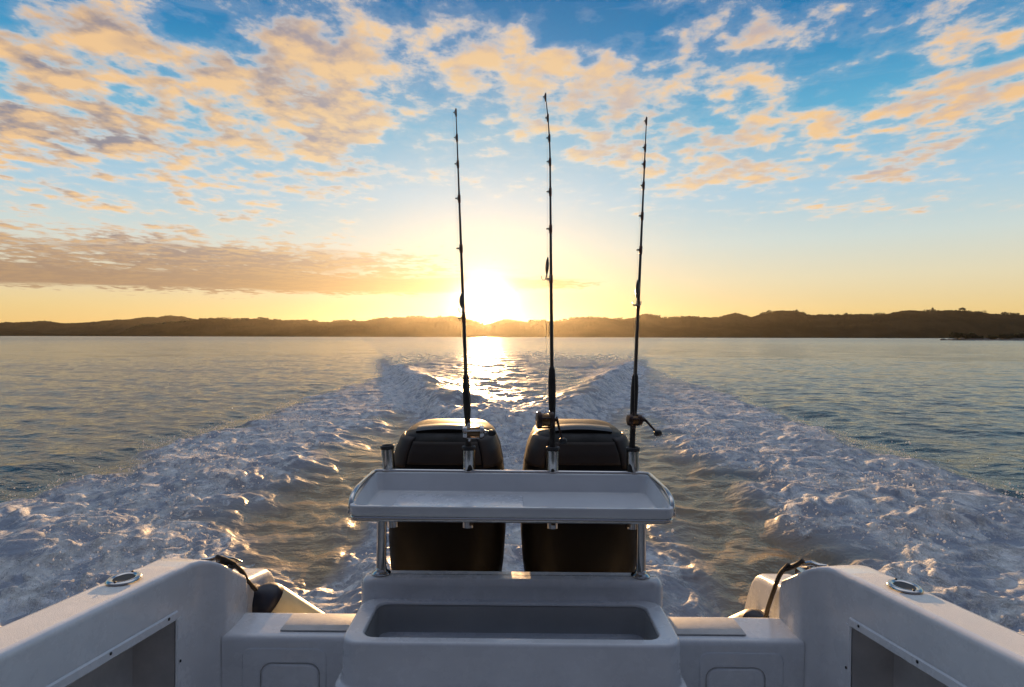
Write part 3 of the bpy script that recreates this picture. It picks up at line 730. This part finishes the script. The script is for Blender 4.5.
for px in (389.5, 468, 552, 631.5):
    top = at(px - (3.0 if px < 400 else 0) + (0 if px < 600 else .5), 447.5, 2.43); bot = at(px + (3.5 if px < 400 else 0), 527, 2.43)
    top.z += 0; bm = bmesh.new(); d = (top - bot).normalized()
    lathe(bm, [(.0235, 0), (.0235, (top - bot).length - .003), (.0215, (top - bot).length), (.0195, (top - bot).length - .002), (.0195, .05)], bot, d, 24, caps=False)
    t = tb('rod_tube', bm, M['steel'], auto=50)
    bm = bmesh.new(); lathe(bm, [(.0245, -.010), (.027, -.006), (.027, .003), (.0225, .006), (.0195, .002), (.019, -.03), (.001, -.031)], top, d, 24)
    r_ = tb('tube_rim', bm, M['rubber']); r_.parent = t
    bm = bmesh.new(); box(bm, top.x - .012, top.x + .012, 2.395, 2.43, 1.262, 1.282)
    c_ = tb('tube_clamp', bm, M['steel'], bevel=.003); c_.parent = t

# ------------------------------------------------------------------ outboard motors
def motor(cxp, label, mirror):
    y0 = 2.86; cx = at(cxp, 470, 2.75).x
    root = empty('outboard_motor', (cx, y0, .5), ROLL_B * .5); tag(root, label, 'outboard motor', 'twin outboard motors on the transom')
    # cowl: lofted rounded rectangles (half width, front, back, z)
    secs = [(.222, -.235, .27, .70), (.240, -.262, .30, .745), (.250, -.275, .33, .82), (.256, -.283, .345, .95), (.256, -.283, .350, 1.08), (.250, -.278, .350, 1.20), (.242, -.268, .345, 1.28), (.228, -.250, .33, 1.340), (.208, -.222, .30, 1.385), (.180, -.185, .26, 1.410), (.13, -.13, .20, 1.420), (.05, -.06, .10, 1.424)]
    secs = [(a_, b_, c_, z_ - .034 * (z_ > .9)) for a_, b_, c_, z_ in secs]
    bm = bmesh.new(); rs = []
    for (hw, f, bk, z) in secs:
        ring = []
        for k in range(40):
            a = 2 * math.pi * k / 40; ca, sa = math.cos(a), math.sin(a); e = 2 / 4.2
            x = hw * math.copysign(abs(ca) ** e, ca); yy = math.copysign(abs(sa) ** e, sa)
            yv = (f + bk) / 2 + (bk - f) / 2 * yy
            tw = 1 - .12 * max(0, yy)              # narrower at the back
            ring.append((x * tw, yv, z - .5 + .03 * (yv - f) * (1 if z > 1.3 else 0)))
        rs.append(ring)
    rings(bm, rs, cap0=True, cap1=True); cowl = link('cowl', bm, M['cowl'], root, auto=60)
    # raised shoulder panels, a shade lighter than the cowl, and the dark intake at the top
    def patch(name, u0, u1, z0, z1, lift, m_):
        b2 = bmesh.new(); rr = []
        zs = np.linspace(z0, z1, 9); S = np.array(secs)
        for z in zs:
            hw, f, bk = (np.interp(z, S[:, 3], S[:, i]) for i in (0, 1, 2)); row = []
            for u in np.linspace(u0, u1, 13):
                a = R(u); ca, sa = math.cos(a), math.sin(a); e = 2 / 4.2
                x = (hw + lift) * math.copysign(abs(ca) ** e, ca); yy = math.copysign(abs(sa) ** e, sa)
                yv = (f + bk) / 2 + ((bk - f) / 2 + lift) * yy
                row.append((x * (1 - .12 * max(0, yy)), yv, z - .5 + lift * (1 if z > 1.345 else .3) + .03 * (yv - f) * (1 if z > 1.3 else 0)))
            rr.append(row)
        rings(b2, rr, close=False); o = link(name, b2, m_, cowl)
        md = o.modifiers.new('solid', 'SOLIDIFY'); md.thickness = .006; md.offset = -1
        return o
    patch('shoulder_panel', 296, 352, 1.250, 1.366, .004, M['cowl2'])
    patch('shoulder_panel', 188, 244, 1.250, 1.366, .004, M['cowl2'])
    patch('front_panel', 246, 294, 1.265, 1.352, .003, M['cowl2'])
    b2 = bmesh.new(); pts = []
    q = [[(x, yv + .045, .876 + dz + .016 * math.cos(x / .14 * 1.2)) for (yv, dz) in ((-.185, -.012), (-.192, .006), (-.17, .014), (-.10, .018), (-.06, .006))] for x in np.linspace(-.135, .135, 12)]
    rings(b2, q, close=False, cap0=True, cap1=True); link('air_intake', b2, M['blackp'], cowl, auto=50)
    # lower cowl, midsection, bracket, gearcase, propeller
    b2 = bmesh.new(); rs = []
    for (hw, f, bk, z) in ((.10, -.14, .16, .05), (.12, -.16, .19, .12), (.19, -.22, .25, .185), (.215, -.24, .28, .215)):
        rs.append([(hw * math.copysign(abs(math.cos(a)) ** .5, math.cos(a)), (f + bk) / 2 + (bk - f) / 2 * math.copysign(abs(math.sin(a)) ** .5, math.sin(a)), z) for a in [2 * math.pi * k / 32 for k in range(32)]])
    rings(b2, rs, cap0=True, cap1=True); link('apron', b2, M['blackp'], root, auto=60)
    b2 = bmesh.new(); rs = []
    for (hw, f, bk, z) in ((.035, -.02, .22, -.75), (.05, -.08, .20, -.45), (.06, -.10, .18, -.1), (.085, -.12, .17, .07)):
        rs.append([(hw * math.cos(a), (f + bk) / 2 + (bk - f) / 2 * math.sin(a), z) for a in [2 * math.pi * k / 24 for k in range(24)]])
    rings(b2, rs, cap0=True, cap1=True); link('midsection', b2, M['cowl'], root)
    b2 = bmesh.new(); box(b2, -.12, -.075, -.57, -.04, -.25, .16); box(b2, .075, .12, -.57, -.04, -.25, .16); box(b2, -.075, .075, -.34, -.10, -.2, .10)
    link('mount_bracket', b2, M['blackp'], root, smooth=False, bevel=.012)
    b2 = bmesh.new(); lathe(b2, [(.01, -.22), (.05, -.16), (.068, -.03), (.066, .12), (.05, .24)], (0, .08, -.82), (0, 1, 0), 20); link('gearcase', b2, M['cowl'], root)
    b2 = bmesh.new(); lathe(b2, [(.045, 0), (.042, .10), (.02, .14)], (0, .33, -.82), (0, 1, 0), 16)
    for k in range(3):
        a0 = 2 * math.pi * k / 3; rr = []
        for t in np.linspace(0, 1, 7):
            rad = .035 + .14 * t; wd = .5 * math.sin(.5 + 2.2 * t)
            rr.append([(rad * math.cos(a0 + o_), .36 + o_ * .10, -.82 + rad * math.sin(a0 + o_)) for o_ in (-wd, -wd * .3, wd * .3, wd)])
        rings(b2, rr, close=False)
    link('propeller', b2, M['steel'], root)
    # latch lever seen under the tray, fuel hose on the inner side
    b2 = bmesh.new(); tube(b2, fillet([(mirror * .17, -.30, .05), (mirror * .19, -.40, .12), (mirror * .12, -.52, .15), (mirror * .05, -.60, .18)], .08), .016, 10); link('rigging_hose', b2, M['rubber'], root)
motor(447, 'dark outboard motor behind the left half of the bait tray, beside the empty rod tube', 1)
motor(579, 'dark outboard motor behind the right half of the bait tray, between two rods', -1)

# ------------------------------------------------------------------ fishing rods
def rod(base_px, tip_px, y0, y1, bend, guides, grip_py, label, kind):
    A = at(*base_px, y0); T = at(*tip_px, y1)
    foot = A + (A - T).normalized() * .30
    root = empty('fishing_rod', foot); tag(root, label, 'fishing rod', 'fishing rods standing in the rod tubes')
    L = lambda v: v - foot
    mid = [A.lerp(T, t) for t in np.linspace(0, 1, 40)]
    pts = [p + Vector((bend[0] * max(0, t - .80) ** 2 * 25 * .2, 0, bend[1] * max(0, t - .80) ** 2 * 5)) for p, t in zip(mid, np.linspace(0, 1, 40))]
    def on(py):
        # rod point whose picture row is py
        best = min(range(400), key=lambda i: abs(rowof(interp(i / 399)) - py)); return interp(best / 399)
    def interp(t):
        x = t * (len(pts) - 1); i = min(int(x), len(pts) - 2); return pts[i].lerp(pts[i + 1], x - i)
    inv = CAM3.inverted()
    def rowof(p):
        c = inv @ (p - Vector((0, 0, CAM_H))); return 343.5 - F * c.y / -c.z
    bm = bmesh.new(); tube(bm, [L(foot)] + [L(p) for p in pts], [.0085] + [.0074 * (1 - t) ** .85 + .0017 for t in np.linspace(0, 1, 40)], 8)
    link('blank', bm, M['blank'], root)
    gtop = on(grip_py); d = (gtop - A).normalized(); gl = (gtop - A).length
    bm = bmesh.new(); lathe(bm, [(.012, -.26), (.0135, -.20), (.0135, -.03), (.0125, 0), (.0115, .02), (.011, gl * .35), (.0125, gl * .42), (.0145, gl * .55), (.0150, gl * .8), (.012, gl * .96), (.008, gl)], L(A), d, 16)
    link('grip', bm, M['grip'], root)
    # guides and thread wraps
    for i, py in enumerate(guides):
        p = on(py); t = (py - tip_px[1]) / (base_px[1] - tip_px[1]); rr = .0022 + .009 * max(0, t) ** 1.4
        rodr = .0074 * t ** .85 + .0017
        side = Vector((-1, -.5, 0)).normalized()
        bm = bmesh.new(); c = L(p) + side * (rr + rodr + .005); n = 14
        u, w = Vector((.55, -.83, 0)).normalized().cross(Vector((0, 0, 1))).normalized(), Vector((0, 0, .35))
        ring = [c + side * rr * math.cos(2 * math.pi * k / n) + Vector((.4, -.8, .30)).normalized() * rr * math.sin(2 * math.pi * k / n) for k in range(n)]
        tube(bm, ring + [ring[0], ring[1]], .0014 + .0006 * t, 6)
        tube(bm, [L(p) + d * .02, c - side * rr], .0013, 5); tube(bm, [L(p) - d * .02, c - side * rr], .0013, 5)
        g = link('guide', bm, M['reel'], root)
        bm = bmesh.new(); lathe(bm, [(rodr + .0012, -.018), (rodr + .002, -.012), (rodr + .002, .012), (rodr + .0012, .018)], L(p), d, 10)
        link('thread_wrap', bm, M['thread'], g)
    # reel
    rc = at(*kind['reel'], y0 - .03); bm = bmesh.new()
    axd = Vector((1, .15, 0)).normalized(); hw, rad = kind['hw'], kind['rad']
    for sg in (-1, 1):
        lathe(bm, [(rad * .55, sg * (hw + .012)), (rad * .9, sg * (hw + .010)), (rad, sg * (hw + .004)), (rad, sg * (hw - .004)), (rad * .93, sg * (hw - .006))], L(rc), axd, 24)
    for a in (40, 160, 280):
        q = Vector((0, math.cos(R(a)), math.sin(R(a)))) * rad * .9
        tube(bm, [L(rc) + q - axd * hw, L(rc) + q + axd * hw], .0035, 8)
    rp = A.lerp(T, (rc - A).dot((T - A)) / (T - A).length_squared)
    tube(bm, [L(rc), L(rp)], [.010, .008], 8)
    tube(bm, [L(rp) - d * .045, L(rp) - d * .02 + (L(rc) - L(rp)).normalized() * .012, L(rp) + d * .02 + (L(rc) - L(rp)).normalized() * .012, L(rp) + d * .045], [.006, .008, .008, .006], 8)
    re = link('reel', bm, kind['mat'], root, auto=50)
    bm = bmesh.new(); lathe(bm, [(rad * .85, -hw * .9), (rad * .72, -hw * .7), (rad * .68, 0), (rad * .72, hw * .7), (rad * .85, hw * .9)], L(rc), axd, 20); link('spool', bm, M['reelgold'], re)
    kn = at(*kind['knob'], y0 - .06); c0 = rc + axd * (hw + .012)
    bm = bmesh.new(); tube(bm, [L(c0), L(c0) + axd * .012], .007, 10); e = c0 + axd * .014
    tube(bm, [L(e) + (L(e) - L(kn)).normalized() * .012, L(e), L(kn) - axd * .0], [.004, .005, .004], 8); link('crank', bm, M['steel'] if kind.get('shiny') else M['reel'], re)
    bm = bmesh.new(); lathe(bm, [(.004, -.012), (.010, -.009), (.0125, 0), (.0115, .012), (.007, .018)], L(kn), axd, 14); link('crank_knob', bm, M['blackp'], re)
    # line from the reel through the guides
    lp = [L(rc) + Vector((0, 0, rad * .6))] + [L(on(py)) + Vector((-.87, -.43, 0)) * (.010 + .012 * max(0, (py - tip_px[1]) / (base_px[1] - tip_px[1]))) for py in sorted(guides, reverse=True)] + [L(pts[-1])]
    bm = bmesh.new(); tube(bm, lp, .0005, 5); link('line', bm, M['line'], root)
    return on
LG = 'lures hooked onto the rods'
def lure(px, py, y, lenpx, wpx, hookpx, label):
    c = at(px, py, y); k = y / F; n = 9
    root = empty('fishing_lure', c); tag(root, label, 'lure', LG)
    bm = bmesh.new(); hl = lenpx * k / 2; w = wpx * k / 2
    lathe(bm, [(w * math.sin(math.pi * (t * .96 + .02)) ** .75, hl * (1 - 2 * t)) for t in np.linspace(0, 1, n)], (0, 0, 0), (.06, 0, 1), 12)
    link('body', bm, M['lure'], root)
    h = at(*hookpx, y) - c
    for sg in (-1, 1):
        bm = bmesh.new(); tube(bm, fillet([(0, 0, -hl), (h.x * .5, 0, h.z * .6), (h.x + sg * .004, sg * .006, h.z - .006), (h.x + sg * .017, sg * .008, h.z - .004), (h.x + sg * .018, sg * .008, h.z + .012)], .012), .0016, 6); link('hook', bm, M['steel'], root)
on1 = rod((468.5, 446), (456, 112), 2.43, 2.62, (0, 0), [113, 138, 164, 199, 249, 318], 374, 'fishing rod with a small silver reel, nearest the setting sun, before the left motor', dict(reel=(473, 432), hw=.030, rad=.026, knob=(491, 433), mat=M['steel'], shiny=True))
on2 = rod((552.5, 446), (549.5, 94), 2.43, 2.60, (-.09, 0), [97, 118, 138, 162, 192, 229, 279], 366, 'tallest fishing rod with a fat brown reel on the left of its grip', dict(reel=(545, 420), hw=.022, rad=.034, knob=(562, 441), mat=M['reel']))
on3 = rod((632, 448), (646.5, 119), 2.43, 2.60, (0, 0), [121, 148, 164, 186, 216, 250, 305], 374, 'fishing rod leaning right, its reel crank sticking out to the right', dict(reel=(634.5, 420), hw=.017, rad=.022, knob=(657, 433), mat=M['reel']))
lure(461.8, 300, 2.46, 16, 5.0, (463.5, 311), 'short plump lure on the rod nearest the sun, just above the ridge')
lure(547.2, 266, 2.46, 19, 3.8, (546, 279), 'slim dark lure on the tallest middle rod with its hook below')
lure(637.4, 289, 2.46, 20, 4.2, (637, 304), 'slim lure with hook lying against the rod that leans right')

# ------------------------------------------------------------------ fenders and their ropes
def fender(cap, far, rad, label):
    a, c = cap, far; ax_ = (c - a).normalized(); Ln = (c - a).length
    root = empty('fender', a); tag(root, label, 'fender', 'cream fenders with navy ends')
    bm = bmesh.new(); lathe(bm, [(rad * .93, .052), (rad, .07), (rad, Ln - .07), (rad * .93, Ln - .04)], (0, 0, 0), ax_, 32); link('body', bm, M['fender'], root)
    for (o, sg) in ((0, 1), (Ln, -1)):
        bm = bmesh.new(); lathe(bm, [(.012, o - sg * .045), (.016, o - sg * .03), (.022, o - sg * .016), (rad * .55, o - sg * .004), (rad * .80, o + sg * .014), (rad * .95, o + sg * .036), (rad * 1.004, o + sg * .062)], (0, 0, 0), ax_, 32)
        link('end_cap', bm, M['navy'], root)
    return root
fender(at(257, 595, 2.40), at(372, 668, 2.62), .075, 'large cream fender with a round navy end, slung behind the left transom shelf')
fender(at(763, 621, 2.44), at(700, 648, 2.72), .062, 'cream fender mostly hidden behind the right transom shelf, only its navy end showing')
def rope(pts, r, label):
    root = Vector(pts[0]); bm = bmesh.new(); P_ = fillet([Vector(p) - root for p in pts], .05, 6)
    tube(bm, P_, r, 8); o = link('rope', bm, M['rope']); o.location = root; tag(o, label, 'rope', 'dark ropes tied to the stern cleats'); return o
A_ = at(216, 557, 2.14)
rope([A_, at(224, 559, 2.16), at(236, 565, 2.2), at(229, 568, 2.17), at(219, 562, 2.15), at(232, 563, 2.2), at(243, 572, 2.27), at(247, 581, 2.33), at(256, 590, 2.36)], .0085, 'dark rope wound round the left cleat and tied to the large cream fender')
rope([at(803, 561, 2.14), at(795, 566, 2.17), at(783, 570, 2.22), at(790, 564, 2.18), at(780, 573, 2.26), at(774, 590, 2.33), at(768, 607, 2.38), at(765, 621, 2.40)], .0085, 'dark rope hanging straight down from the right cleat to the hidden fender')

# ------------------------------------------------------------------ spray thrown up over the foam
def spray():
    rs = np.random.RandomState(5); N = 34000
    side = rs.choice([-1, 1], N); y = 2.2 + 13 * rs.rand(N) ** 1.3; ax = 2.2 + 3.6 * rs.rand(N) ** .8
    mid = rs.rand(N) < .12; ax[mid] = np.abs(rs.randn(mid.sum())) * .5; y[mid] = 4.5 + 8 * rs.rand(mid.sum())
    x = ax * side
    h, f, _s = sea(x, y, np.full(N, .02)); clump = pn(x * .8, y * .8, 33) + .6 * pn(x * 2.2, y * 2.2, 34)
    keep = (f > .45) & (clump > .05) & (np.hypot(x, y) > 3.2); x, y, h = x[keep], y[keep], h[keep]; n = len(x)
    z = h + .01 + np.abs(rs.randn(n)) * .07 * (1 + 1.2 * (rs.rand(n) < .1)); s = .003 + .012 * rs.rand(n) ** 3.0
    V = np.array([[1, 0, 0], [-1, 0, 0], [0, 1, 0], [0, -1, 0], [0, 0, 1], [0, 0, -1]]) * 1.0
    Fc = np.array([[0, 2, 4], [2, 1, 4], [1, 3, 4], [3, 0, 4], [2, 0, 5], [1, 2, 5], [3, 1, 5], [0, 3, 5]])
    co = (np.stack([x, y, z], 1)[:, None, :] + V[None] * s[:, None, None] * (1 + .5 * (rs.rand(n, 1, 3) - .5))).reshape(-1, 3)
    fa = (Fc[None] + (np.arange(n) * 6)[:, None, None]).reshape(-1, 3)
    me = bpy.data.meshes.new('spray'); me.from_pydata(co.tolist(), [], fa.tolist()); me.polygons.foreach_set('use_smooth', np.ones(len(fa), dtype=bool))
    m_ = bpy.data.materials.new('spray_drops'); m_.use_nodes = True; nt = m_.node_tree; k = NB(nt); nt.nodes.clear()
    df = k.n('ShaderNodeBsdfDiffuse'); df.inputs[0].default_value = (.85, .87, .9, 1); tl = k.n('ShaderNodeBsdfTranslucent'); tl.inputs[0].default_value = (.9, .9, .9, 1)
    mx = k.n('ShaderNodeMixShader'); mx.inputs[0].default_value = .4; nt.links.new(df.outputs[0], mx.inputs[1]); nt.links.new(tl.outputs[0], mx.inputs[2])
    out = k.n('ShaderNodeOutputMaterial'); nt.links.new(mx.outputs[0], out.inputs[0]); me.materials.append(m_)
    o = bpy.data.objects.new('spray', me); COL.objects.link(o); tag(o, 'white droplets thrown up over the foam of the wake', 'spray', kind='stuff')
spray()

# ------------------------------------------------------------------ haze over the water
bm = bmesh.new(); box(bm, -7000, 7000, -6800, 7000, -6.0, 128)
hz = bpy.data.materials.new('haze'); hz.use_nodes = True; nt = hz.node_tree; nt.nodes.clear(); k = NB(nt)
pv = k.n('ShaderNodeVolumePrincipled'); pv.inputs['Color'].default_value = (.95, .86, .68, 1); pv.inputs['Density'].default_value = .000018; pv.inputs['Anisotropy'].default_value = .82
out = k.n('ShaderNodeOutputMaterial'); nt.links.new(pv.outputs[0], out.inputs['Volume'])
o = link('haze', bm, hz, smooth=False); tag(o, 'thin warm haze over the water towards the far shore', 'haze', kind='stuff')
